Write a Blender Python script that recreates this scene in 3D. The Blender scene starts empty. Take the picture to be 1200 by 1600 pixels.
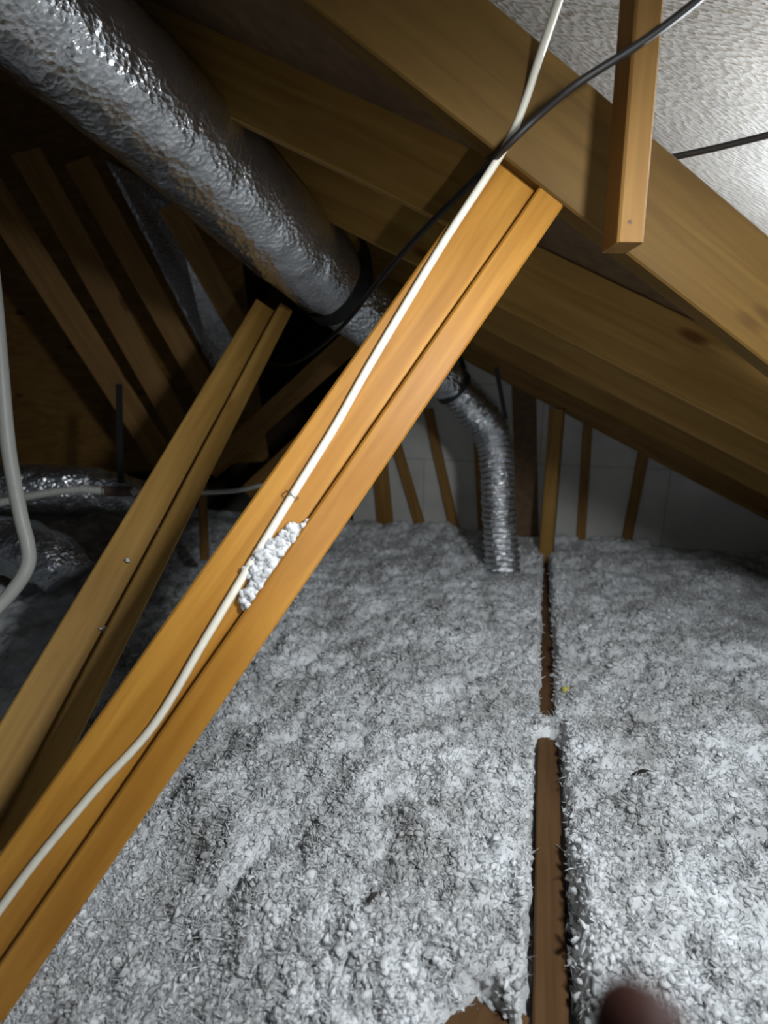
import bpy, bmesh, math, random
import numpy as np
from mathutils import Vector, Matrix, noise
random.seed(7); rng = np.random.default_rng(7)
S = bpy.context.scene
COL = S.collection

# ------------------------------------------------------------------ camera
F = 800.0; PITCH = math.radians(14); YAW = math.radians(17)
CAM = Vector((0, 0, 0.8))
FWD = Vector((-math.sin(YAW)*math.cos(PITCH), math.cos(YAW)*math.cos(PITCH), -math.sin(PITCH)))
RIGHT = Vector((math.cos(YAW), math.sin(YAW), 0)); UP = RIGHT.cross(FWD)
cd = bpy.data.cameras.new('camera'); cam = bpy.data.objects.new('camera', cd); COL.objects.link(cam)
cd.sensor_fit = 'VERTICAL'; cd.sensor_height = 36; cd.sensor_width = 27; cd.lens = 18; cd.clip_start = 0.01
cam.matrix_world = Matrix(((RIGHT.x, UP.x, -FWD.x, CAM.x), (RIGHT.y, UP.y, -FWD.y, CAM.y), (RIGHT.z, UP.z, -FWD.z, CAM.z), (0, 0, 0, 1)))
cd.dof.use_dof = True; cd.dof.focus_distance = 0.95; cd.dof.aperture_fstop = 2.4
S.camera = cam
S.view_settings.view_transform = 'Standard'; S.view_settings.look = 'None'
S.view_settings.gamma = 1; S.view_settings.use_curve_mapping = False
S.view_settings.exposure = 0.0

# ------------------------------------------------------------------ world and the hand-held work lamp
w = bpy.data.worlds.new('world'); S.world = w; w.use_nodes = True
w.node_tree.nodes['Background'].inputs[0].default_value = (0.75, 0.85, 1.0, 1)
w.node_tree.nodes['Background'].inputs[1].default_value = 0.03
def spot(name, pos, target, energy, size, blend, radius, color):
    l = bpy.data.lights.new(name, 'SPOT'); l.energy = energy; l.spot_size = math.radians(size); l.spot_blend = blend
    l.shadow_soft_size = radius; l.color = color
    o = bpy.data.objects.new(name, l); COL.objects.link(o); o.location = pos
    o.rotation_euler = (Vector(target) - Vector(pos)).to_track_quat('-Z', 'Y').to_euler()
    return o
def ray(px, py): return FWD + RIGHT*((px-600)/F) + UP*((800-py)/F)
def at(px, py, d): return CAM + ray(px, py)*d
def atY(px, py, Y): r = ray(px, py); return CAM + r*(Y/r.y)
def atZ(px, py, Z): r = ray(px, py); return CAM + r*((Z-CAM.z)/r.z)
# a hand-held work lamp to the right of the lens, the small light beside the lens, and an unseen point light added off to the right to brighten the foil-lined bay
spot('work_lamp', CAM + FWD*0.02 + RIGHT*0.48 + UP*0.32, (-0.08, 0.74, 0.0), 61, 162, 1.0, 0.06, (0.93, 0.97, 1.0))
spot('lens_light', CAM + FWD*0.13 + RIGHT*0.05 - UP*0.10, at(740, 720, 1.0), 7.5, 100, 1.0, 0.008, (0.95, 0.98, 1.0))
bl = bpy.data.lights.new('bulb', 'POINT'); bl.energy = 85; bl.shadow_soft_size = 0.03; bl.color = (0.88, 0.95, 1.0)
bo = bpy.data.objects.new('bulb', bl); COL.objects.link(bo); bo.location = (0.86, 1.55, 1.00)

# ------------------------------------------------------------------ materials
def new_mat(name):
    m = bpy.data.materials.new(name); m.use_nodes = True
    nt = m.node_tree; b = nt.nodes['Principled BSDF']
    return m, nt, b
def nd(nt, t, **kw):
    n = nt.nodes.new(t)
    for k, v in kw.items():
        if k in n.inputs: n.inputs[k].default_value = v
        else: setattr(n, k, v)
    return n
def mapped(nt, scale, coord='Object'):
    tc = nd(nt, 'ShaderNodeTexCoord'); mp = nd(nt, 'ShaderNodeMapping'); mp.inputs['Scale'].default_value = scale
    nt.links.new(tc.outputs[coord], mp.inputs[0]); return mp.outputs[0]
def ramp(nt, src, stops):
    r = nd(nt, 'ShaderNodeValToRGB'); e = r.color_ramp.elements
    while len(e) < len(stops): e.new(0.5)
    for i, (p, c) in enumerate(stops): e[i].position = p; e[i].color = (*c, 1)
    nt.links.new(src, r.inputs[0]); return r.outputs[0]
def wood(name, light, dark, rough=0.62):
    m, nt, b = new_mat(name)
    oi = nd(nt, 'ShaderNodeObjectInfo')
    add = nd(nt, 'ShaderNodeVectorMath', operation='ADD'); sc = nd(nt, 'ShaderNodeVectorMath', operation='SCALE')
    cmb = nd(nt, 'ShaderNodeCombineXYZ')
    for i in range(3): nt.links.new(oi.outputs['Random'], cmb.inputs[i])
    nt.links.new(cmb.outputs[0], sc.inputs[0]); sc.inputs['Scale'].default_value = 37.0
    tc = nd(nt, 'ShaderNodeTexCoord'); nt.links.new(tc.outputs['Object'], add.inputs[0]); nt.links.new(sc.outputs[0], add.inputs[1])
    mp = nd(nt, 'ShaderNodeMapping'); mp.inputs['Scale'].default_value = (2.2, 34, 34); nt.links.new(add.outputs[0], mp.inputs[0])
    n1 = nd(nt, 'ShaderNodeTexNoise', Scale=1.0, Detail=4.0, Roughness=0.55, Distortion=0.6); nt.links.new(mp.outputs[0], n1.inputs['Vector'])
    n2 = nd(nt, 'ShaderNodeTexNoise', Scale=3.0, Detail=2.0); nt.links.new(add.outputs[0], n2.inputs['Vector'])
    mid = tuple((a+c)/2 for a, c in zip(light, dark))
    g = ramp(nt, n1.outputs[0], [(0.30, dark), (0.5, mid), (0.68, light)])
    t = ramp(nt, n2.outputs[0], [(0.3, (0.82, 0.79, 0.75)), (0.7, (1, 1, 1))])
    mx = nd(nt, 'ShaderNodeMix', data_type='RGBA', blend_type='MULTIPLY'); mx.inputs[0].default_value = 1
    nt.links.new(g, mx.inputs[6]); nt.links.new(t, mx.inputs[7])
    # knots
    mk = nd(nt, 'ShaderNodeMapping'); mk.inputs['Scale'].default_value = (2.6, 8.5, 8.5); nt.links.new(add.outputs[0], mk.inputs[0])
    v = nd(nt, 'ShaderNodeTexVoronoi', Scale=1.0); nt.links.new(mk.outputs[0], v.inputs['Vector'])
    kk = ramp(nt, v.outputs['Distance'], [(0.06, (0.42, 0.28, 0.18)), (0.13, (1, 1, 1))])
    m2 = nd(nt, 'ShaderNodeMix', data_type='RGBA', blend_type='MULTIPLY'); m2.inputs[0].default_value = 1
    nt.links.new(mx.outputs[2], m2.inputs[6]); nt.links.new(kk, m2.inputs[7])
    nt.links.new(m2.outputs[2], b.inputs['Base Color'])
    b.inputs['Roughness'].default_value = rough; b.inputs['Specular IOR Level'].default_value = 0.22
    bp = nd(nt, 'ShaderNodeBump', Strength=0.25, Distance=0.002); nt.links.new(n1.outputs[0], bp.inputs['Height']); nt.links.new(bp.outputs[0], b.inputs['Normal'])
    return m
def foil(name, scale, stretch, strength, rough, metallic, color, dist=0.01):
    m, nt, b = new_mat(name)
    v = mapped(nt, tuple(scale*s for s in stretch))
    n = nd(nt, 'ShaderNodeTexNoise', Scale=1.0, Detail=5.0, Roughness=0.62, Distortion=0.8); nt.links.new(v, n.inputs['Vector'])
    vo = nd(nt, 'ShaderNodeTexVoronoi', Scale=1.7); nt.links.new(v, vo.inputs['Vector'])
    ad = nd(nt, 'ShaderNodeMath', operation='ADD'); nt.links.new(n.outputs[0], ad.inputs[0]); nt.links.new(vo.outputs['Distance'], ad.inputs[1])
    bp = nd(nt, 'ShaderNodeBump', Strength=strength, Distance=dist); nt.links.new(ad.outputs[0], bp.inputs['Height']); nt.links.new(bp.outputs[0], b.inputs['Normal'])
    n3 = nd(nt, 'ShaderNodeTexNoise', Scale=6.0, Detail=3.0); nt.links.new(mapped(nt, (1, 1, 1)), n3.inputs['Vector'])
    c = ramp(nt, n3.outputs[0], [(0.3, tuple(x*0.8 for x in color)), (0.7, color)])
    nt.links.new(c, b.inputs['Base Color'])
    b.inputs['Metallic'].default_value = metallic; b.inputs['Roughness'].default_value = rough
    return m
def plain(name, color, rough=0.6, var=0.15, scale=30.0, bump=0.0, metallic=0.0):
    m, nt, b = new_mat(name)
    n = nd(nt, 'ShaderNodeTexNoise', Scale=scale, Detail=4.0); nt.links.new(mapped(nt, (1, 1, 1)), n.inputs['Vector'])
    c = ramp(nt, n.outputs[0], [(0.3, tuple(x*(1-var) for x in color)), (0.7, color)]); nt.links.new(c, b.inputs['Base Color'])
    b.inputs['Roughness'].default_value = rough; b.inputs['Metallic'].default_value = metallic
    if bump:
        bp = nd(nt, 'ShaderNodeBump', Strength=bump, Distance=0.003); nt.links.new(n.outputs[0], bp.inputs['Height']); nt.links.new(bp.outputs[0], b.inputs['Normal'])
    return m
def fluff_mat(name, lo, hi, spots):
    m, nt, b = new_mat(name)
    o = mapped(nt, (1, 1, 1))
    n = nd(nt, 'ShaderNodeTexNoise', Scale=7.0, Detail=8.0, Roughness=0.68); nt.links.new(o, n.inputs['Vector'])
    n2 = nd(nt, 'ShaderNodeTexNoise', Scale=190.0, Detail=4.0, Roughness=0.7); nt.links.new(o, n2.inputs['Vector'])
    n3 = nd(nt, 'ShaderNodeTexVoronoi', Scale=16.0); nt.links.new(o, n3.inputs['Vector'])
    c = ramp(nt, n.outputs[0], [(0.33, lo), (0.64, hi)])
    d = ramp(nt, n3.outputs['Distance'], [(0.04, (0.30, 0.29, 0.28) if spots else (1, 1, 1)), (0.10, (1, 1, 1))])
    g = nd(nt, 'ShaderNodeNewGeometry'); isl = ramp(nt, g.outputs['Random Per Island'], [(0.0, (0.55, 0.55, 0.55)), (0.75, (1, 1, 1))])
    prev = c
    for q in (d, isl):
        mx = nd(nt, 'ShaderNodeMix', data_type='RGBA', blend_type='MULTIPLY'); mx.inputs[0].default_value = 1
        nt.links.new(prev, mx.inputs[6]); nt.links.new(q, mx.inputs[7]); prev = mx.outputs[2]
    nt.links.new(prev, b.inputs['Base Color'])
    b.inputs['Subsurface Weight'].default_value = 0.5; b.inputs['Subsurface Radius'].default_value = (0.010, 0.010, 0.010); b.inputs['Subsurface Scale'].default_value = 1.0
    b.inputs['Roughness'].default_value = 0.95; b.inputs['Specular IOR Level'].default_value = 0.1
    bp = nd(nt, 'ShaderNodeBump', Strength=0.6, Distance=0.006); nt.links.new(n2.outputs[0], bp.inputs['Height']); nt.links.new(bp.outputs[0], b.inputs['Normal'])
    return m
def wall_mat():
    m, nt, b = new_mat('grey_sheathing')
    n = nd(nt, 'ShaderNodeTexNoise', Scale=4.0, Detail=5.0); nt.links.new(mapped(nt, (1, 1, 1)), n.inputs['Vector'])
    c = ramp(nt, n.outputs[0], [(0.3, (0.40, 0.40, 0.37)), (0.7, (0.55, 0.55, 0.51))])
    br = nd(nt, 'ShaderNodeTexBrick', Scale=1.0); br.inputs['Mortar Size'].default_value = 0.004; br.inputs['Brick Width'].default_value = 1.22; br.inputs['Row Height'].default_value = 0.4
    br.inputs['Color1'].default_value = br.inputs['Color2'].default_value = (1, 1, 1, 1); br.inputs['Mortar'].default_value = (0.75, 0.73, 0.7, 1)
    tc = nd(nt, 'ShaderNodeTexCoord'); sx = nd(nt, 'ShaderNodeSeparateXYZ'); cx = nd(nt, 'ShaderNodeCombineXYZ')
    nt.links.new(tc.outputs['Object'], sx.inputs[0]); nt.links.new(sx.outputs[0], cx.inputs[0]); nt.links.new(sx.outputs[2], cx.inputs[1]); nt.links.new(cx.outputs[0], br.inputs['Vector'])
    mx = nd(nt, 'ShaderNodeMix', data_type='RGBA', blend_type='MULTIPLY'); mx.inputs[0].default_value = 1
    nt.links.new(c, mx.inputs[6]); nt.links.new(br.outputs[0], mx.inputs[7]); nt.links.new(mx.outputs[2], b.inputs['Base Color'])
    b.inputs['Roughness'].default_value = 0.6
    return m
M = dict(
    pine=wood('fresh_pine', (0.50, 0.245, 0.040), (0.31, 0.130, 0.015), 0.5),
    aged=wood('aged_pine', (0.37, 0.215, 0.055), (0.25, 0.135, 0.027)),
    brown=wood('brown_pine', (0.31, 0.17, 0.047), (0.20, 0.10, 0.025)),
    tan=wood('olive_brown_pine', (0.160, 0.090, 0.019), (0.105, 0.055, 0.010)),  # near rafter only: pine colour darkened to offset the strong lamp light there
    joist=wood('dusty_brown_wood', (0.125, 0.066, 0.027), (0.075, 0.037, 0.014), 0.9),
    deck=foil('radiant_foil_sheathing', 48, (0.35, 1.8, 1), 0.5, 0.45, 0.6, (0.74, 0.79, 0.82), 0.006),
    duct=foil('duct_foil', 52, (0.8, 1.2, 1.2), 0.42, 0.20, 0.95, (0.80, 0.81, 0.83), 0.004),
    hose=foil('crinkled_foil', 50, (1, 1, 1), 0.75, 0.20, 0.95, (0.82, 0.85, 0.88), 0.006),
    fluff=fluff_mat('blown_fibre', (0.45, 0.45, 0.44), (0.94, 0.97, 0.99), True), clean=fluff_mat('clean_fibre', (0.86, 0.88, 0.9), (0.95, 0.96, 0.97), False), wall=wall_mat(),
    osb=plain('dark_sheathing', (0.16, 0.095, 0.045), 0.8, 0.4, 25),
    white=plain('cream_cable_jacket', (0.78, 0.74, 0.62), 0.45, 0.08, 60),
    greywhite=plain('white_plastic', (0.48, 0.48, 0.44), 0.45, 0.1, 20),
    black=plain('black_jacket', (0.022, 0.018, 0.016), 0.5, 0.3, 40),
    strap=plain('black_strap', (0.015, 0.015, 0.015), 0.55, 0.3, 40),
    tape=plain('brown_tape', (0.14, 0.09, 0.07), 0.6, 0.3, 60),
    steel=plain('steel', (0.55, 0.53, 0.5), 0.35, 0.2, 60, 0, 1.0),
    nail=plain('dark_nail', (0.10, 0.06, 0.04), 0.5, 0.2, 60, 0, 0.6),
    gypsum=plain('gypsum_board', (0.35, 0.33, 0.30), 0.9, 0.2, 8),
    skin=plain('skin', (0.020, 0.008, 0.006), 0.5, 0.12, 90, 0.2),  # colour darkened far below skin tone so the lamplit finger looks unlit
    twig=plain('dark_twig', (0.03, 0.022, 0.018), 0.8, 0.3, 60),
    yellow=plain('yellow_scrap', (0.62, 0.55, 0.12), 0.8, 0.3, 60),
)
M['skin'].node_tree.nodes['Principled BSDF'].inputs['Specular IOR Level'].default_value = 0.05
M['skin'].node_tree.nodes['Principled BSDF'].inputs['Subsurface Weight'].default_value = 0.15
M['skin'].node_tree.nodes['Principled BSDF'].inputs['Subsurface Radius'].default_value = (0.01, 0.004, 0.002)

# ------------------------------------------------------------------ helpers
def tag(o, label=None, cat=None, group=None, kind=None):
    for k, v in (('label', label), ('category', cat), ('group', group), ('kind', kind)):
        if v: o[k] = v
    return o
def link(name, me, mat, parent=None, smooth=False):
    o = bpy.data.objects.new(name, me); COL.objects.link(o); me.materials.append(mat)
    if smooth: me.polygons.foreach_set('use_smooth', [True]*len(me.polygons))
    if parent:
        bpy.context.view_layer.update()
        o.parent = parent; o.matrix_parent_inverse = parent.matrix_world.inverted()
    return o
def empty(name, loc, label, cat, group=None):
    o = bpy.data.objects.new(name, None); COL.objects.link(o); o.location = loc; o.empty_display_size = 0.05
    bpy.context.view_layer.update(); return tag(o, label, cat, group)
def frame(A, B, nrm):
    x = (B-A).normalized(); z = (nrm - x*nrm.dot(x)).normalized(); y = z.cross(x)
    m = Matrix(((x.x, y.x, z.x, A.x), (x.y, y.y, z.y, A.y), (x.z, y.z, z.z, A.z), (0, 0, 0, 1)))
    return m
def board(name, A, B, nrm, width, thick, mat, parent=None, warp=0.0012, skew=(0, 0)):
    """Sawn board: A-B is the centreline of the face that looks along nrm; the body lies behind it. skew slants the end cuts."""
    L = (B-A).length; n = max(4, int(L/0.06)); bm = bmesh.new(); rings = []; seed = random.random()*50
    bv = min(0.003, thick*0.1)
    prof = []
    for (cy, cz) in ((1, 0), (-1, 0), (-1, -1), (1, -1)):
        yy = cy*width/2; zz = 0 if cz == 0 else -thick
        sy = -1 if cy > 0 else 1; sz = -1 if cz == 0 else 1
        p = [(yy, zz+sz*bv), (yy+sy*bv, zz)]
        if (cy, cz) in ((-1, 0), (1, -1)): p.reverse()
        prof += p
    for i in range(n+1):
        t = i/n; ring = []
        for (py, pz) in prof:
            x = t*L + (skew[0]*(1-t) + skew[1]*t)*py
            wv = warp*noise.noise(Vector((x*3+seed, py*8, pz*8)))
            ring.append(bm.verts.new((x, py+wv, pz+wv*0.7)))
        rings.append(ring)
    k = len(prof)
    for i in range(n):
        for j in range(k):
            bm.faces.new((rings[i][j], rings[i][(j+1) % k], rings[i+1][(j+1) % k], rings[i+1][j]))
    bm.faces.new(rings[0]); bm.faces.new(list(reversed(rings[-1])))
    bmesh.ops.recalc_face_normals(bm, faces=bm.faces)
    me = bpy.data.meshes.new(name); bm.to_mesh(me); bm.free()
    o = bpy.data.objects.new(name, me); COL.objects.link(o); me.materials.append(mat)
    o.matrix_world = frame(A, B, nrm)
    if parent:
        bpy.context.view_layer.update(); mw = frame(A, B, nrm)
        o.parent = parent; o.matrix_parent_inverse = parent.matrix_world.inverted(); o.matrix_world = mw
    return o
def spline(pts, n):
    P = [Vector(p) for p in pts]; P = [P[0]*2-P[1]] + P + [P[-1]*2-P[-2]]; out = []
    for i in range(1, len(P)-2):
        for j in range(n):
            t = j/n; a, b, c, d = P[i-1:i+3]
            out.append(0.5*((2*b) + (c-a)*t + (2*a-5*b+4*c-d)*t*t + (3*b-a-3*c+d)*t**3))
    out.append(P[-2]); return out
def tube(name, pts, radii, mat, parent=None, segs=12, n=10, disp=None, cap=True, flat=1.0):
    """Round tube along a smooth path; radii per control point; disp(s, angle, r) adds wrinkles."""
    C = spline(pts, n); m = len(C); R = np.interp(np.linspace(0, len(pts)-1, m), range(len(pts)), radii if hasattr(radii, '__len__') else [radii]*len(pts))
    bm = bmesh.new(); rings = []; s = 0
    T = [(C[min(i+1, m-1)]-C[max(i-1, 0)]).normalized() for i in range(m)]
    u = T[0].orthogonal().normalized()
    for i in range(m):
        if i: s += (C[i]-C[i-1]).length
        u = (u - T[i]*u.dot(T[i])).normalized(); v = T[i].cross(u); ring = []
        for j in range(segs):
            a = 2*math.pi*j/segs; r = float(R[i]) + (disp(s, a, float(R[i])) if disp else 0)
            ring.append(bm.verts.new(C[i] + u*(math.cos(a)*r) + v*(math.sin(a)*r*flat)))
        rings.append(ring)
    for i in range(m-1):
        for j in range(segs): bm.faces.new((rings[i][j], rings[i][(j+1) % segs], rings[i+1][(j+1) % segs], rings[i+1][j]))
    if cap: bm.faces.new(list(reversed(rings[0]))); bm.faces.new(rings[-1])
    bmesh.ops.recalc_face_normals(bm, faces=bm.faces)
    me = bpy.data.meshes.new(name); bm.to_mesh(me); bm.free()
    o = link(name, me, mat, parent, True); return o
def ribbon(name, pts, width_dirs, width, thick, mat, parent=None):
    """Flat strap along pts; width_dirs gives the across direction at each point."""
    bm = bmesh.new(); rings = []
    m = len(pts)
    for i in range(m):
        t = (pts[min(i+1, m-1)]-pts[max(i-1, 0)]).normalized(); wd = (width_dirs[i]-t*width_dirs[i].dot(t)).normalized(); nn = t.cross(wd)
        rings.append([bm.verts.new(pts[i]+wd*(a*width/2)+nn*(b*thick/2)) for a, b in ((1, 1), (-1, 1), (-1, -1), (1, -1))])
    for i in range(m-1):
        for j in range(4): bm.faces.new((rings[i][j], rings[i][(j+1) % 4], rings[i+1][(j+1) % 4], rings[i+1][j]))
    bm.faces.new(rings[0]); bm.faces.new(list(reversed(rings[-1])))
    bmesh.ops.recalc_face_normals(bm, faces=bm.faces)
    me = bpy.data.meshes.new(name); bm.to_mesh(me); bm.free()
    return link(name, me, mat, parent)
def slab(name, corners, offset, mat, kind=None):
    """Flat panel: four corners, thickened by the vector offset."""
    bm = bmesh.new(); a = [bm.verts.new(c) for c in corners]; b = [bm.verts.new(Vector(c)+offset) for c in corners]
    bm.faces.new(a); bm.faces.new(list(reversed(b))); k = len(a)
    for i in range(k): bm.faces.new((a[i], a[(i+1) % k], b[(i+1) % k], b[i]))
    bmesh.ops.recalc_face_normals(bm, faces=bm.faces)
    me = bpy.data.meshes.new(name); bm.to_mesh(me); bm.free(); o = link(name, me, mat)
    if kind: o['kind'] = kind
    return o
def disc(name, p, nrm, r, mat, parent, h=0.002):
    bm = bmesh.new(); bmesh.ops.create_cone(bm, cap_ends=True, segments=10, radius1=r, radius2=r*0.8, depth=h)
    me = bpy.data.meshes.new(name); q = nrm.to_track_quat('Z', 'Y'); bmesh.ops.transform(bm, matrix=Matrix.Translation(p) @ q.to_matrix().to_4x4(), verts=bm.verts); bm.to_mesh(me); bm.free()
    return link(name, me, mat, parent)
def toward(p): return (CAM - p).normalized()

# ------------------------------------------------------------------ setting
SL = 0.51                                        # roof pitch, rise over run
WY = 2.75                                        # gable wall
def deck_z(x, y): return CAM.z + 0.47 - 0.105*y - SL*x
X0, X1 = -2.3, 2.3
pl, pr = atY(600, 98, 0.80), atY(1200, 570, 1.0)            # lower edge of the heavy near rafter
dr = (pr-pl).normalized()
def beam_y(x): return pl.y + (x-pl.x)*dr.y/dr.x + 0.03
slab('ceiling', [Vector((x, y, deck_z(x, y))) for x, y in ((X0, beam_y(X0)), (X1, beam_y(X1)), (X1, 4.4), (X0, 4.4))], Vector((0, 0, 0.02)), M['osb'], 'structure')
NEAR = 0.36                                      # the foil-lined bay on this side of the near rafter lies higher
slab('ceiling_front', [Vector((x, y, CAM.z + 0.47 + NEAR - SL*x)) for x, y in ((X0, -0.8), (X1, -0.8), (X1, 2.8), (X0, 2.8))], Vector((0, 0, 0.02)), M['deck'], 'structure')
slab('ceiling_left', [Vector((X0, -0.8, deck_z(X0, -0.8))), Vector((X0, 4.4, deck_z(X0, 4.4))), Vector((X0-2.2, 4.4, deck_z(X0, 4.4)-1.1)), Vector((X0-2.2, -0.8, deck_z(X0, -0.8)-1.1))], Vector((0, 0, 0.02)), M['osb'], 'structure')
slab('floor', [Vector(p) for p in ((-4.5, -0.8, -0.2), (2.3, -0.8, -0.2), (2.3, 4.4, -0.2), (-4.5, 4.4, -0.2))], Vector((0, 0, -0.015)), M['gypsum'], 'structure')
xl = atY(545, 700, WY).x
slab('wall_back', [Vector((xl, WY, -0.2)), Vector((1.9, WY, -0.2)), Vector((1.9, WY, deck_z(1.9, WY)+0.05)), Vector((xl, WY, deck_z(xl, WY)+0.05))], Vector((0, 0.02, 0)), M['wall'], 'structure')
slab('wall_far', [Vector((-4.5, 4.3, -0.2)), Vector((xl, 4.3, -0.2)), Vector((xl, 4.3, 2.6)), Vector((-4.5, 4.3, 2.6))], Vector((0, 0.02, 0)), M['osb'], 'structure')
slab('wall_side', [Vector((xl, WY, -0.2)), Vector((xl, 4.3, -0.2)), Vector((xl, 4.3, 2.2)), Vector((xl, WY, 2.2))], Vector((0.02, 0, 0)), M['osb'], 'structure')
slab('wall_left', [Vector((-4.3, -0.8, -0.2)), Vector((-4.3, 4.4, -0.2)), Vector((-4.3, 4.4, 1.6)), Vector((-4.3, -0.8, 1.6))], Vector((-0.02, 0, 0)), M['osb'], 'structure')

slab('wall_upper', [Vector((X0, 2.8, deck_z(X0, 2.8)+0.02)), Vector((X1, 2.8, deck_z(X1, 2.8)+0.02)), Vector((X1, 2.8, CAM.z+0.47+NEAR-SL*X1)), Vector((X0, 2.8, CAM.z+0.47+NEAR-SL*X0))], Vector((0, 0.02, 0)), M['osb'], 'structure')

# studs of the gable wall
def stud(a, b, wpx, Y, mat, label, thick=0.03, group=None):
    A, B = atY(*a, Y), atY(*b, Y); d = (A-CAM).dot(FWD)
    A = A + (A-B)*0.25
    o = board('wall_stud', A, B, Vector((0, -1, 0)), wpx*d/F, thick, mat); tag(o, label, 'stud', group); return o
Ys = WY-0.032
stud((604, 850), (590, 700), 24, Ys, M['brown'], 'short brown wall stud just right of the cabled diagonal brace')
stud((660, 835), (612, 675), 15, Ys, M['brown'], 'leaning brown wall stud, second right of the cabled diagonal brace')
stud((711, 835), (668, 640), 14, Ys, M['brown'], 'leaning brown wall stud left of the crinkled vertical duct drop')
stud((752, 850), (744, 690), 8, Ys, M['brown'], 'thin dark stud edge right behind the crinkled duct drop')
stud((824, 850), (818, 590), 34, Ys, M['osb'], 'wide dark stud between the duct drop and the pale post')
stud((908, 845), (919, 660), 13, Ys, M['brown'], 'brown wall stud just right of the pale post')
stud((982, 835), (1008, 700), 15, Ys, M['brown'], 'last brown wall stud before the low eave corner')
A, B = atY(852, 872, 2.45), atY(869, 640, 2.45)
tag(board('wooden_post', A-Vector((0, 0, 0.1)), B, Vector((-0.2, -1, 0)), 0.062, 0.05, M['aged']), 'pale narrow wooden post standing in insulation before the gable wall', 'post')

# ------------------------------------------------------------------ rafters
def rafter(Y, c, h, mat, label, x0=X0+0.05, x1=1.75, grp=None):
    cz = h/2*math.sqrt(1+SL*SL)
    A = Vector((x0, Y, CAM.z+c-SL*x0+cz)); B = Vector((x1, Y, CAM.z+c-SL*x1+cz))
    return tag(board('roof_rafter', A, B, Vector((0, -1, 0)), h, 0.038, mat), label, 'rafter', grp)
rafter(1.45, 0.130, 0.165, M['aged'], 'sloping roof rafter with a dark knot, next behind the heavy near rafter')
rafter(1.90, 0.078, 0.160, M['aged'], 'third roof rafter, just below the knotted one')
rafter(2.35, 0.012, 0.160, M['aged'], 'fourth roof rafter, lowest complete one before the gable wall')
rafter(2.66, -0.085, 0.160, M['brown'], 'dark end rafter lying against the top of the gable wall')
rafter(1.12, 0.205, 0.150, M['aged'], 'dim roof rafter showing between the big duct and the heavy near rafter', x1=-0.12)
# heavy near rafter
nr = Vector((dr.y, -dr.x, 0)).normalized()
upv = nr.cross(dr); upv = upv if upv.z > 0 else -upv
H1 = 0.142
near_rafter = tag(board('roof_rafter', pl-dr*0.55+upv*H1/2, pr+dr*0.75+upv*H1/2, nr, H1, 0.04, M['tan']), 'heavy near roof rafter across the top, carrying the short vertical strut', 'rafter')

# short vertical strut on the near rafter
st = empty('vertical_strut', at(985, 385, 0.69), 'short vertical wooden strut fixed to the face of the near rafter', 'strut')
A, B = at(986, 378, 0.69), at(1022, -70, 0.63)
ns = (toward(A)+RIGHT*0.42).normalized()
board('strut_board', A, B, ns, 0.036, 0.05, M['brown'], st)
disc('nail', at(984, 348, 0.686), ns, 0.0035, M['nail'], st)

# ------------------------------------------------------------------ braces (truss webs)
def brace(cl_board, w_board, cl_strip, w_strip, mat, mat2, label, proud, n_hint=None, nails=()):
    A, B = at(*cl_board[0]), at(*cl_board[1]); d = (B-A).normalized()
    r = empty('diagonal_brace', A, label, 'brace')
    n = n_hint or toward((A+B)/2)
    board('brace_board', A, B, n, w_board, 0.038, mat, r, skew=cl_board[2])
    A2, B2 = at(*cl_strip[0]), at(*cl_strip[1])
    nn = frame(A, B, n).col[2].xyz
    board('stiffener_strip', A2+nn*proud, B2+nn*proud, n, w_strip, 0.05, mat2, r, skew=cl_strip[2])
    for (px, py, dd) in nails: disc('nail', at(px, py, dd)+nn*0.001, nn, 0.003, M['nail'], r)
    return r, nn
b1, N1 = brace([(-62, 1512, 0.655), (818, 262, 0.765), (0, 0)], 0.084, [(-20, 1584, 0.650), (866, 300, 0.765), (0, 0)], 0.046, M['pine'], M['pine'],
      'orange pine diagonal brace with the cream cable and white fluff on it', 0.006)
def inv(y, y0, d0, y1, d1): t = (y-y0)/(y1-y0); return 1/((1-t)/d0 + t/d1)
dB2 = lambda y: inv(y, 1100, 0.92, 460, 1.70)
b2, N2 = brace([(-64, 1330, dB2(1330)), (420, 480, dB2(480)), (0, 0)], 0.090, [(9, 1330, dB2(1330)), (447, 480, dB2(480)), (0, 0)], 0.046, M['aged'], M['aged'],
      'dimmer diagonal brace further back, left of the cabled one', 0.004)

# ------------------------------------------------------------------ dark framing at the back left
def lumber(name, a, b, d0, d1, wpx, mat, label, cat, th=0.038):
    A, B = at(*a, d0), at(*b, d1); wd = wpx*(d0+d1)/2/F
    return tag(board(name, A, B, toward((A+B)/2), wd, th, mat), label, cat)
lumber('hip_rafter', (-45, 250), (255, 720), 1.9, 2.55, 42, M['brown'], 'dark rafter at far left, nearest the white pipe', 'rafter')
lumber('hip_rafter', (40, 235), (292, 690), 2.0, 2.6, 40, M['brown'], 'dark rafter with a small knot, second from the white pipe', 'rafter')
lumber('hip_rafter', (120, 250), (345, 650), 2.1, 2.65, 36, M['brown'], 'dark rafter left of the grey foil strip under the big duct', 'rafter')
lumber('hip_rafter', (265, 320), (400, 560), 2.1, 2.5, 36, M['brown'], 'dark rafter right of the grey foil strip under the big duct', 'rafter')
tag(slab('foil_sheet', [at(165, 250, 2.2), at(265, 300, 2.2), at(385, 560, 2.7), at(330, 575, 2.7)], FWD*0.01, M['duct']), 'dull grey foil strip between dark rafters below the big duct', 'foil')
lumber('tie_board', (325, 735), (560, 522), 2.35, 2.2, 34, M['brown'], 'dark board rising to the duct behind the two braces, upper one', 'board')
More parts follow.
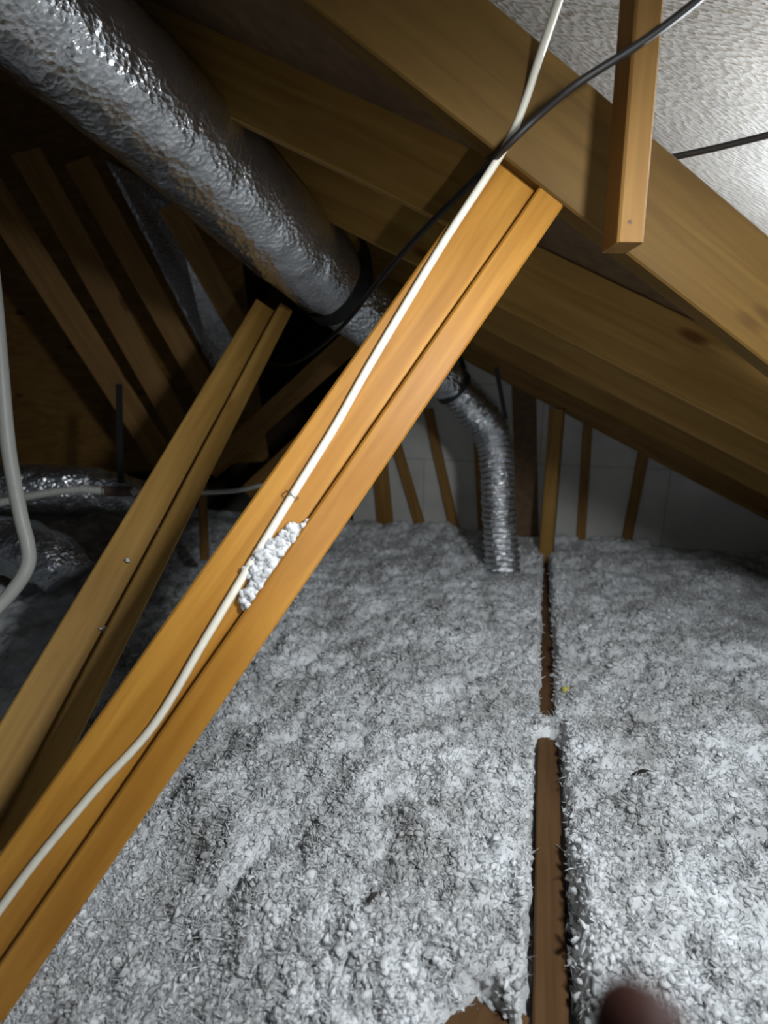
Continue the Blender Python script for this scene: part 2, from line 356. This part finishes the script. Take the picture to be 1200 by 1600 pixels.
lumber('tie_board', (385, 770), (600, 570), 2.55, 2.4, 24, M['brown'], 'dark board rising to the duct behind the two braces, lower one', 'board')
A, B = at(320, 875, 2.0), at(317, 770, 2.0)
tag(board('wooden_post', A, B+Vector((0, 0, 0.05)), toward(A), 0.033, 0.03, M['brown']), 'short thin brown post between the two diagonal braces', 'post')
tag(slab('valley_sheathing', [at(-120, 120, 2.3), at(330, 60, 2.3), at(420, 720, 3.0), at(-60, 760, 3.0)], FWD*0.02, M['brown'], 'structure'))

# ------------------------------------------------------------------ joist and buried board
jx = atZ(864, 1600, 0).x
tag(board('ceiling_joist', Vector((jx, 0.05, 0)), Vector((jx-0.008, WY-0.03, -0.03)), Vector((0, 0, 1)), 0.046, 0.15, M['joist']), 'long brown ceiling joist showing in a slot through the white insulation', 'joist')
q = atZ(775, 1612, 0.0)
tag(board('wood_offcut', q+Vector((-0.055, -0.12, 0.012)), q+Vector((0.0, 0.035, 0.010)), Vector((0, 0, 1)), 0.085, 0.02, M['joist']), 'brown wood offcut half buried in insulation at the picture bottom', 'offcut')

# ------------------------------------------------------------------ loose-fill insulation
def axis(segments):
    out = [segments[0][0]]
    for a, b, s0, s1 in segments:
        x = a
        while x < b:
            x += s0 + (s1-s0)*(x-a)/(b-a); out.append(min(x, b))
    return np.array(sorted(set(np.round(out, 5))))
xs = axis([(-4.2, -1.6, 0.03, 0.012), (-1.6, -0.7, 0.012, 0.0048), (-0.7, 0.75, 0.0045, 0.0045), (0.75, 2.1, 0.005, 0.02)])
ys = axis([(-0.1, 0.35, 0.03, 0.005), (0.35, 1.3, 0.0045, 0.0055), (1.3, WY-0.005, 0.0055, 0.012)])
XX, YY = np.meshgrid(xs, ys); rows, cols = XX.shape
def vnoise(x, y, f, seed):
    r = np.random.default_rng(seed); g = r.random((256, 256)); x = x*f+100; y = y*f+100
    xi = np.floor(x).astype(int); yi = np.floor(y).astype(int); fx = x-xi; fy = y-yi
    fx = fx*fx*(3-2*fx); fy = fy*fy*(3-2*fy); G = lambda a, b: g[a % 256, b % 256]
    return (G(xi, yi)*(1-fx)+G(xi+1, yi)*fx)*(1-fy) + (G(xi, yi+1)*(1-fx)+G(xi+1, yi+1)*fx)*fy
low = 0.040*vnoise(XX, YY, 2.6, 1) + 0.030*vnoise(XX, YY, 6, 2) + 0.014*vnoise(XX, YY, 14, 3)
base = -0.030 - 0.008*YY - 0.06*np.exp(-((XX+0.62)**2+(YY-0.36)**2)/0.04)
P1 = np.zeros_like(XX)
def puffs(n, r0, r1, dom, hgt):
    H = np.zeros_like(XX)
    px = rng.uniform(dom[0], dom[1], n); py = rng.uniform(dom[2], dom[3], n); pr = rng.uniform(r0, r1, n); ph = rng.uniform(0.3, 1, n)*hgt
    for x, y, r, h in zip(px, py, pr, ph):
        i0, i1 = np.searchsorted(ys, (y-r, y+r)); j0, j1 = np.searchsorted(xs, (x-r, x+r))
        if i1 <= i0 or j1 <= j0: continue
        d2 = ((XX[i0:i1, j0:j1]-x)**2 + (YY[i0:i1, j0:j1]-y)**2)/(r*r)
        H[i0:i1, j0:j1] = np.maximum(H[i0:i1, j0:j1], r*h*np.sqrt(np.clip(1-d2, 0, 1)))
    return H
dom = (-2.6, 2.0, 0.0, WY)
H = puffs(3000, 0.035, 0.08, dom, 0.8)*0.75 + puffs(20000, 0.012, 0.028, dom, 1.0)*0.9 + puffs(42000, 0.005, 0.010, (-1.2, 1.2, 0.3, 1.7), 1.0)*0.6
Z = base + low + H + 0.004*vnoise(XX, YY, 110, 5)
# slot over the joist
half = np.interp(ys, [0, 0.55, 0.9, 1.04, 1.10, 1.125, 1.16, 1.19, 1.5, 1.9, 2.3, 2.5], [0.027, 0.026, 0.023, 0.021, 0.018, -0.02, -0.01, 0.010, 0.011, 0.010, 0.008, 0.0])[:, None]
half = half + np.where(half > 0, 1, 0)*(0.012*(vnoise(XX, YY, 45, 8)-0.5) + 0.008*(vnoise(XX, YY, 110, 9)-0.5))
dx = np.abs(XX - (jx - 0.008*YY/WY))
cut = np.clip((dx-half)/0.020, 0, 1); cut = cut*cut*(3-2*cut)
Z = np.where(half > -0.005, cut*np.maximum(Z, 0.012) + (1-cut)*np.minimum(Z, -0.05), np.maximum(Z, np.where(dx < 0.03, 0.012, Z)))
# bare patch over the offcut, shallow trough beside the brace foot
e = ((XX-(q.x-0.02))/0.05)**2 + ((YY-(q.y-0.055))/0.075)**2 + 0.9*(vnoise(XX, YY, 40, 12)-0.5)
eb = np.clip((1.25-e)/0.7, 0, 1); eb = eb*eb*(3-2*eb); Z = Z*(1-eb) + np.minimum(Z, -0.02)*eb
verts = np.stack([XX, YY, Z], -1).reshape(-1, 3)
jit = np.clip(0.0016*rng.standard_normal(verts.shape), -0.003, 0.003); verts = verts + jit
idx = np.arange(rows*cols).reshape(rows, cols)
quads = np.stack([idx[:-1, :-1], idx[:-1, 1:], idx[1:, 1:], idx[1:, :-1]], -1).reshape(-1, 4)
# loose ragged tufts sitting on the surface
tb = bmesh.new(); bmesh.ops.create_icosphere(tb, subdivisions=1, radius=1.0)
TV = np.array([v.co[:] for v in tb.verts]); TF = np.array([[v.index for v in f.verts] for f in tb.faces]); tb.free()
NT = 34000
fy = 0.33 + (2.45-0.33)*rng.random(NT)**1.6; fx = rng.uniform(-1.0, 0.9, NT)*(0.5+0.6*fy)
ne = 900; ey = 0.3 + 1.9*rng.random(ne)**1.4; ex = jx + rng.choice([-1, 1], ne)*(0.026 + 0.014*rng.random(ne)*(1+0*ey))
fx = np.concatenate([fx, ex]); fy = np.concatenate([fy, ey])
ii = np.clip(np.searchsorted(ys, fy), 0, rows-1); jj = np.clip(np.searchsorted(xs, fx), 0, cols-1)
fz = Z[ii, jj]; keep = fz > -0.015
fx, fy, fz = fx[keep], fy[keep], fz[keep]; nf = len(fx)
r_ = 0.0028 + 0.0055*rng.random(nf)**2.2*np.clip(0.75+0.25*fy, 0.7, 1.2)
sc = r_[:, None]*rng.uniform(0.65, 1.35, (nf, 3))
ang = rng.uniform(0, 2*np.pi, nf); ca, sa = np.cos(ang), np.sin(ang)
D = TV[None]*(0.45 + 0.75*rng.random((nf, len(TV), 1))**1.6*1.5)*sc[:, None, :]
DX = D[..., 0]*ca[:, None]-D[..., 1]*sa[:, None]; DY = D[..., 0]*sa[:, None]+D[..., 1]*ca[:, None]
tv = np.stack([DX+fx[:, None], DY+fy[:, None], D[..., 2]*0.8+(fz+r_*0.25)[:, None]], -1).reshape(-1, 3)
tf = (TF[None] + (np.arange(nf)*len(TV))[:, None, None]).reshape(-1, 3) + len(verts)
# fine fibres standing out of the surface, a bent blade each
NB = 260000
by = 0.30 + (2.6-0.30)*rng.random(NB)**1.7; bx = rng.uniform(-1.0, 0.9, NB)*(0.5+0.6*by)
gi = np.clip(np.searchsorted(ys, by), 0, rows-1); gj = np.clip(np.searchsorted(xs, bx), 0, cols-1)
bz = Z[gi, gj]; keep = (bz > -0.012) & (rng.random(NB) < 0.25+0.75*vnoise(bx, by, 30, 21)); bx, by, bz = bx[keep], by[keep], bz[keep]; nb = len(bx)
root = np.stack([bx, by, bz-0.001], -1); dirn = rng.standard_normal((nb, 3)); dirn[:, 2] = np.abs(dirn[:, 2])*0.9+0.15; dirn /= np.linalg.norm(dirn, axis=1)[:, None]
ln = (0.006+0.011*rng.random(nb))[:, None]; sidev = np.cross(dirn, rng.standard_normal((nb, 3))); sidev /= np.linalg.norm(sidev, axis=1)[:, None]
wd = (0.0006+0.0007*rng.random(nb))[:, None]*(0.7+0.45*by[:, None]); bend = rng.standard_normal((nb, 3))*ln*0.35
midp = root+dirn*ln*0.55+bend*0.3; tip = root+dirn*ln+bend
bq = np.stack([root-sidev*wd, root+sidev*wd, midp+sidev*wd, midp-sidev*wd, tip], 1).reshape(-1, 3)
o5 = np.arange(nb)[:, None]*5 + len(verts) + len(tv)
fibre_q = o5 + np.array([[0, 1, 2, 3]]); fibre_t = o5 + np.array([[3, 2, 4]])
quads = np.concatenate([quads, fibre_q]); tf = np.concatenate([tf, fibre_t])
def np_mesh(name, V, Q, T):
    me = bpy.data.meshes.new(name); me.vertices.add(len(V)); me.vertices.foreach_set('co', V.astype(np.float32).ravel())
    me.loops.add(Q.size+T.size); me.loops.foreach_set('vertex_index', np.concatenate([Q.ravel(), T.ravel()]).astype(np.int32))
    me.polygons.add(len(Q)+len(T)); me.polygons.foreach_set('loop_start', np.concatenate([np.arange(0, Q.size, 4), Q.size+np.arange(0, T.size, 3)]).astype(np.int32))
    me.update(calc_edges=True); return me
ins = link('loose_insulation', np_mesh('loose_insulation', np.concatenate([verts, tv, bq]), quads, tf), M['fluff'], None, True)
tag(ins, 'fluffy white blown fibre insulation covering the attic floor', 'insulation', None, 'stuff')

# ------------------------------------------------------------------ fluff lying on the braces
def clump(name, centres, base_r, n, nrm, label, grp=None, flat=0.55):
    bm = bmesh.new()
    for i in range(n):
        c = random.choice(centres); r = base_r*random.uniform(0.4, 1.0)
        off = Vector((random.gauss(0, 1), random.gauss(0, 1), random.gauss(0, 1)))*base_r*0.55; off -= nrm*off.dot(nrm)*0.6
        p = c + off + nrm*r*0.3
        res = bmesh.ops.create_icosphere(bm, subdivisions=2, radius=r, matrix=Matrix.Translation(p))
        for v in res['verts']:
            d = v.co-p; d += nrm*(-(1-flat))*d.dot(nrm)
            v.co = p + d*random.uniform(0.6, 1.5)
    me = bpy.data.meshes.new(name); bm.to_mesh(me); bm.free()
    return tag(link(name, me, M['clean'], None, True), label, 'insulation', grp)
def on1(px, py, out=0.0):                                   # a point on the face of the cabled brace
    P0 = at(-62, 1512, 0.655); r = ray(px, py); t = (P0-CAM).dot(N1)/r.dot(N1); return CAM + r*t + N1*out
poly = [(490, 816), (470, 822), (450, 824), (432, 846), (410, 852), (402, 872), (385, 895), (392, 915), (383, 938), (402, 949), (416, 930), (432, 926), (455, 900), (462, 868), (480, 840)]
def inside(x, y):
    c = False
    for (x0, y0), (x1, y1) in zip(poly, poly[1:]+poly[:1]):
        if (y0 > y) != (y1 > y) and x < (x1-x0)*(y-y0)/(y1-y0)+x0: c = not c
    return c
pts2 = [(random.uniform(380, 492), random.uniform(815, 950)) for _ in range(900)]
clump('insulation_clump', [on1(x, y, 0.007) for x, y in pts2 if inside(x, y)], 0.0070, 520, N1, 'ragged white tuft of insulation stuck on the cabled brace')
def on2(px, py):
    P0 = at(-64, 1330, dB2(1330)); r = ray(px, py); t = (P0-CAM).dot(N2)/r.dot(N2); return CAM + r*t + N2*0.006
for (px, py, lb) in ((250, 828, 'tiny white insulation fleck on the dim brace, upper one'), (198, 877, 'tiny white insulation fleck on the dim brace, middle one'), (162, 985, 'tiny white insulation fleck on the dim brace, lower one')):
    clump('insulation_fleck', [on2(px, py)], 0.0045, 7, N2, lb, 'flecks on the dim brace')

# ------------------------------------------------------------------ cables
wc = empty('white_cable', on1(380, 900), 'cream electrical cable running down the orange brace', 'cable')
path = [at(880, 0, 0.66), at(842, 92, 0.70), at(818, 165, 0.725), at(788, 232, 0.735)] + [on1(x, y, 0.006) for x, y in ((700, 368), (640, 466), (575, 575), (520, 672), (458, 772), (380, 900), (320, 1000), (242, 1130), (150, 1232), (60, 1340), (0, 1420), (-60, 1500))]
path[0] = at(893, -60, 0.64)
tube('cable_jacket', path, 0.0058, M['white'], wc, 12, 8)
sp = on1(457, 773, 0.0065); sd = (on1(470, 752)-on1(445, 794)).normalized(); across = N1.cross(sd)
tube('staple', [sp-across*0.009-N1*0.008, sp-across*0.008+N1*0.006, sp+across*0.008+N1*0.006, sp+across*0.009-N1*0.008], 0.0011, M['steel'], wc, 6, 4)
bc = tube('black_cable', [at(1380, -270, 0.56), at(1250, -150, 0.58), at(1150, -60, 0.60), at(1090, 0, 0.62), at(1000, 68, 0.64), at(900, 132, 0.66), at(840, 182, 0.69), at(788, 232, 0.715), at(738, 284, 0.80), at(650, 372, 0.98), at(590, 442, 1.15), at(530, 515, 1.45), at(470, 562, 1.8), at(430, 568, 2.0), at(385, 540, 2.25)], [0.0052]*8+[0.0055, 0.0058, 0.006, 0.006, 0.006, 0.006, 0.006], M['black'], None, 10, 8)
tag(bc, 'thin black cable sagging from the top right past the big duct', 'cable')
tag(tube('black_cable', [at(1010, 262, 0.85), at(1030, 251, 0.84), at(1120, 231, 0.80), at(1210, 209, 0.76), at(1300, 190, 0.73), at(1600, 130, 0.66)], 0.0050, M['black'], None, 10, 8), 'short black cable crossing the bright foil at the right edge', 'cable')
hc = empty('white_hose', at(60, 772, 1.7), 'white ribbed line running across behind both braces', 'cable')
tube('ribbed_line', [at(-40, 795, 1.62), at(10, 783, 1.65), at(70, 771, 1.68), at(125, 765, 1.7), at(168, 768, 1.72)], 0.0135, M['greywhite'], hc, 12, 60, lambda s, a, r: 0.0012*math.sin(s*900))
tube('tape_wrap', [at(160, 767, 1.72), at(182, 768, 1.725), at(205, 768, 1.73)], 0.017, M['tape'], hc, 12, 8, lambda s, a, r: 0.001*math.sin(s*500))
tube('thin_line', [at(200, 768, 1.73), at(260, 770, 1.76), at(330, 769, 1.8), at(372, 766, 1.82), at(425, 757, 1.86), at(470, 768, 1.92), at(468, 850, 1.98)], 0.0088, M['greywhite'], hc, 10, 10)
tag(tube('conduit_pipe', [at(-18, 380, 1.12), at(-8, 470, 1.14), at(1, 570, 1.16), at(13, 700, 1.18), at(31, 800, 1.2), at(43, 850, 1.2), at(44, 880, 1.2), at(31, 908, 1.19), at(0, 945, 1.17), at(-60, 1000, 1.12)], 0.0155, M['greywhite'], None, 14, 8), 'off-white bent plastic pipe hanging at the far left edge', 'pipe')

# ------------------------------------------------------------------ big foil duct
def crumple(amp, f):
    def d(s, a, r):
        p = Vector((s*f, math.cos(a)*r*f, math.sin(a)*r*f))
        return amp*(noise.noise(p) + 0.6*noise.noise(p*2.3) + 0.35*noise.noise(p*5.1))
    return d
fd = empty('foil_duct', at(530, 450, 1.65), 'big silver foil duct crossing the upper left and dropping by the gable wall', 'duct')
dd = lambda t: 1/((1-t)/1.0 + t/1.65)
dp = [(-120, -150), (20, -28), (169, 108), (300, 228), (420, 345), (505, 428), (530, 450)]
dt = [((x-169)/361.0) for x, y in dp]
sleeve = tube('insulated_sleeve', [at(x, y, dd(t)) for (x, y), t in zip(dp, dt)], [0.128, 0.127, 0.126, 0.127, 0.129, 0.122, 0.112], M['duct'], fd, 96, 30, crumple(0.0035, 14))
mid = [(530, 450, 1.65), (545, 466, 1.69), (585, 500, 1.78), (640, 545, 1.92), (690, 588, 2.05), (708, 606, 2.1)]
tube('middle_sleeve', [at(*p) for p in mid], [0.100, 0.112, 0.106, 0.092, 0.082, 0.070], M['hose'], fd, 48, 16, crumple(0.006, 18))
def corr(s, a, r):
    return 0.0042*math.sin(s*260 + 1.3*math.sin(a*2+s*11)) + 0.0045*noise.noise(Vector((s*28, math.cos(a)*2, math.sin(a)*2)))
drop = [(705, 603, 2.1), (735, 636, 2.14), (762, 668, 2.17), (774, 700, 2.18), (777, 745, 2.18), (780, 810, 2.18), (784, 870, 2.18), (788, 915, 2.18)]
tube('corrugated_drop', [at(*p) for p in drop], [0.062, 0.072, 0.074, 0.073, 0.070, 0.070, 0.072, 0.072], M['hose'], fd, 40, 34, corr)

def hang(name, centre, axis_, r, tail_pts, width, label):
    """Strap looped under a duct, with its free tail going up to the framing."""
    z = axis_.normalized(); side = (tail_pts[0]-centre); side -= z*side.dot(z); side.normalize(); v = z.cross(side)
    if v.z > 0: v = -v
    loop = [centre + side*(math.cos(a)*r) + v*(math.sin(a)*r) for a in np.linspace(math.pi*1.12, -0.25, 40)]
    pts = loop[::1] + [Vector(p) for p in tail_pts]
    return tag(ribbon(name, pts, [z]*len(pts), width, 0.003, M['strap']), label, 'strap')
ax = at(545, 466, 1.69)-at(505, 428, dd((505-169)/361.0))
hang('hanging_strap', at(523, 444, 1.635), ax, 0.127, [at(576, 420, 1.62), at(570, 385, 1.64), at(545, 318, 1.68), at(536, 265, 1.72)], 0.055, 'black hanging strap looped around the big foil duct')
tag(ribbon('strap_tab', [at(537, 312, 1.66), at(537, 288, 1.665), at(537, 262, 1.67)], [RIGHT]*3, 0.045, 0.006, M['strap']), 'black strap end nailed to the rafter above the big duct', 'strap')
ax2 = at(735, 636, 2.14)-at(690, 588, 2.05)
hang('hanging_strap', at(707, 604, 2.1), ax2, 0.080, [at(724, 575, 2.1), at(716, 548, 2.1), at(700, 520, 2.12)], 0.028, 'black strap at the neck of the duct where the drop begins')
tag(ribbon('wall_strap', [at(775, 575, 2.4), at(782, 610, 2.45), at(790, 655, 2.5)], [RIGHT]*3, 0.022, 0.003, M['strap']), 'dark strap hanging on the wall above the duct drop', 'strap')

# ------------------------------------------------------------------ low ducts at far left
ld = tube('foil_duct', [at(-120, 770, 1.95), at(-20, 768, 1.97), at(80, 762, 2.0), at(170, 770, 2.05), at(240, 790, 2.1)], [0.09, 0.092, 0.09, 0.085, 0.08], M['hose'], None, 40, 24, crumple(0.010, 22))
tag(ld, 'low silver foil duct lying behind the white ribbed line', 'duct')
ld2 = tube('foil_duct', [at(-70, 850, 1.95), at(0, 850, 1.9), at(50, 862, 1.85), at(90, 880, 1.82), at(110, 905, 1.82)], [0.10, 0.105, 0.10, 0.095, 0.09], M['hose'], None, 40, 24, crumple(0.010, 22))
tag(ld2, 'lower silver foil duct end behind the white bent pipe', 'duct')
tag(ribbon('hanging_strap', [at(186, 600, 1.88), at(187, 680, 1.9), at(189, 755, 1.92)], [RIGHT]*3, 0.024, 0.003, M['strap']), 'dark vertical strap carrying the low foil duct', 'strap')

# ------------------------------------------------------------------ scraps in the insulation
def surf(px, py):
    p = atZ(px, py, 0.03); i = int(np.clip(np.searchsorted(ys, p.y), 0, rows-1)); j = int(np.clip(np.searchsorted(xs, p.x), 0, cols-1))
    return Vector((p.x, p.y, float(Z[i, j])+0.008))
for (a, b, lb) in (((948, 1150), (970, 1162), 'small dark twig in insulation right of the joist, upper one'), ((988, 1212), (1014, 1226), 'small dark twig in insulation right of the joist, lower one'), ((575, 1452), (590, 1440), 'small dark twig lying in insulation left of the joist')):
    p0, p1 = surf(*a), surf(*b); tag(tube('twig', [p0, (p0+p1)/2+Vector((0, 0, 0.004)), p1], [0.0022, 0.004, 0.0012], M['twig'], None, 6, 4), lb, 'twig')
p = surf(885, 1076)
bm = bmesh.new(); bmesh.ops.create_icosphere(bm, subdivisions=2, radius=0.010, matrix=Matrix.Translation(p))
for v in bm.verts: v.co = p + (v.co-p)*(1+0.7*noise.noise(v.co*160))
me = bpy.data.meshes.new('yellow_scrap'); bm.to_mesh(me); bm.free()
tag(link('yellow_scrap', me, M['yellow'], None, True), 'little yellow scrap in the insulation right of the joist', 'scrap')

# ------------------------------------------------------------------ hand with the fingertip that enters the frame
def hand():
    O = at(1000, 1528, 0.100)
    dn = -UP; rt = RIGHT; bk = -FWD
    def p(r, d, b): return O + rt*r + dn*d + bk*b
    V, E, R = [], [], []
    def chain(start, pts):
        prev = start
        for (co, r) in pts:
            V.append(co); R.append(r); E.append((prev, len(V)-1)); prev = len(V)-1
        return prev
    V.append(p(0.030, 0.135, 0.02)); R.append(0.024)                              # palm, the root
    chain(0, [(p(0.012, 0.10, 0.012), 0.013), (p(0.004, 0.075, 0.004), 0.0115), (p(0.001, 0.045, 0.0), 0.0118), (p(0, 0.018, 0.0), 0.0118), (p(0, 0.002, 0.0), 0.0105)])   # index
    for k, (dx, ln) in enumerate(((0.022, 0.95), (0.042, 0.85), (0.060, 0.7))):                                       # curled fingers
        chain(0, [(p(0.012+dx, 0.10, 0.012), 0.012), (p(0.010+dx, 0.098-0.03*ln, 0.0), 0.0092), (p(0.008+dx, 0.088-0.02*ln, -0.028*ln), 0.0088), (p(0.008+dx, 0.105, -0.040*ln), 0.008), (p(0.010+dx, 0.122, -0.030*ln), 0.0065)])
    chain(0, [(p(0.0, 0.145, 0.0), 0.016), (p(-0.022, 0.125, -0.02), 0.0125), (p(-0.034, 0.100, -0.03), 0.011), (p(-0.036, 0.078, -0.034), 0.008)])                     # thumb
    chain(0, [(p(0.05, 0.185, 0.035), 0.027), (p(0.07, 0.24, 0.06), 0.029), (p(0.10, 0.36, 0.12), 0.038), (p(0.12, 0.46, 0.18), 0.045)])                                # wrist and forearm
    me = bpy.data.meshes.new('hand'); me.from_pydata([tuple(v) for v in V], E, []); me.update()
    o = bpy.data.objects.new('hand', me); COL.objects.link(o)
    sk = o.modifiers.new('skin', 'SKIN'); sk.use_smooth_shade = True
    for i, d in enumerate(me.skin_vertices[0].data): d.radius = (R[i], R[i]); d.use_root = (i == 0)
    sb = o.modifiers.new('sub', 'SUBSURF'); sb.levels = sb.render_levels = 2
    bpy.context.view_layer.update()
    m2 = bpy.data.meshes.new_from_object(o.evaluated_get(bpy.context.evaluated_depsgraph_get()))
    bpy.data.objects.remove(o)
    o = link('person', m2, M['skin'], None, True)
    return tag(o, 'blurred dark fingertip of a person at the picture bottom right', 'person')
hand()
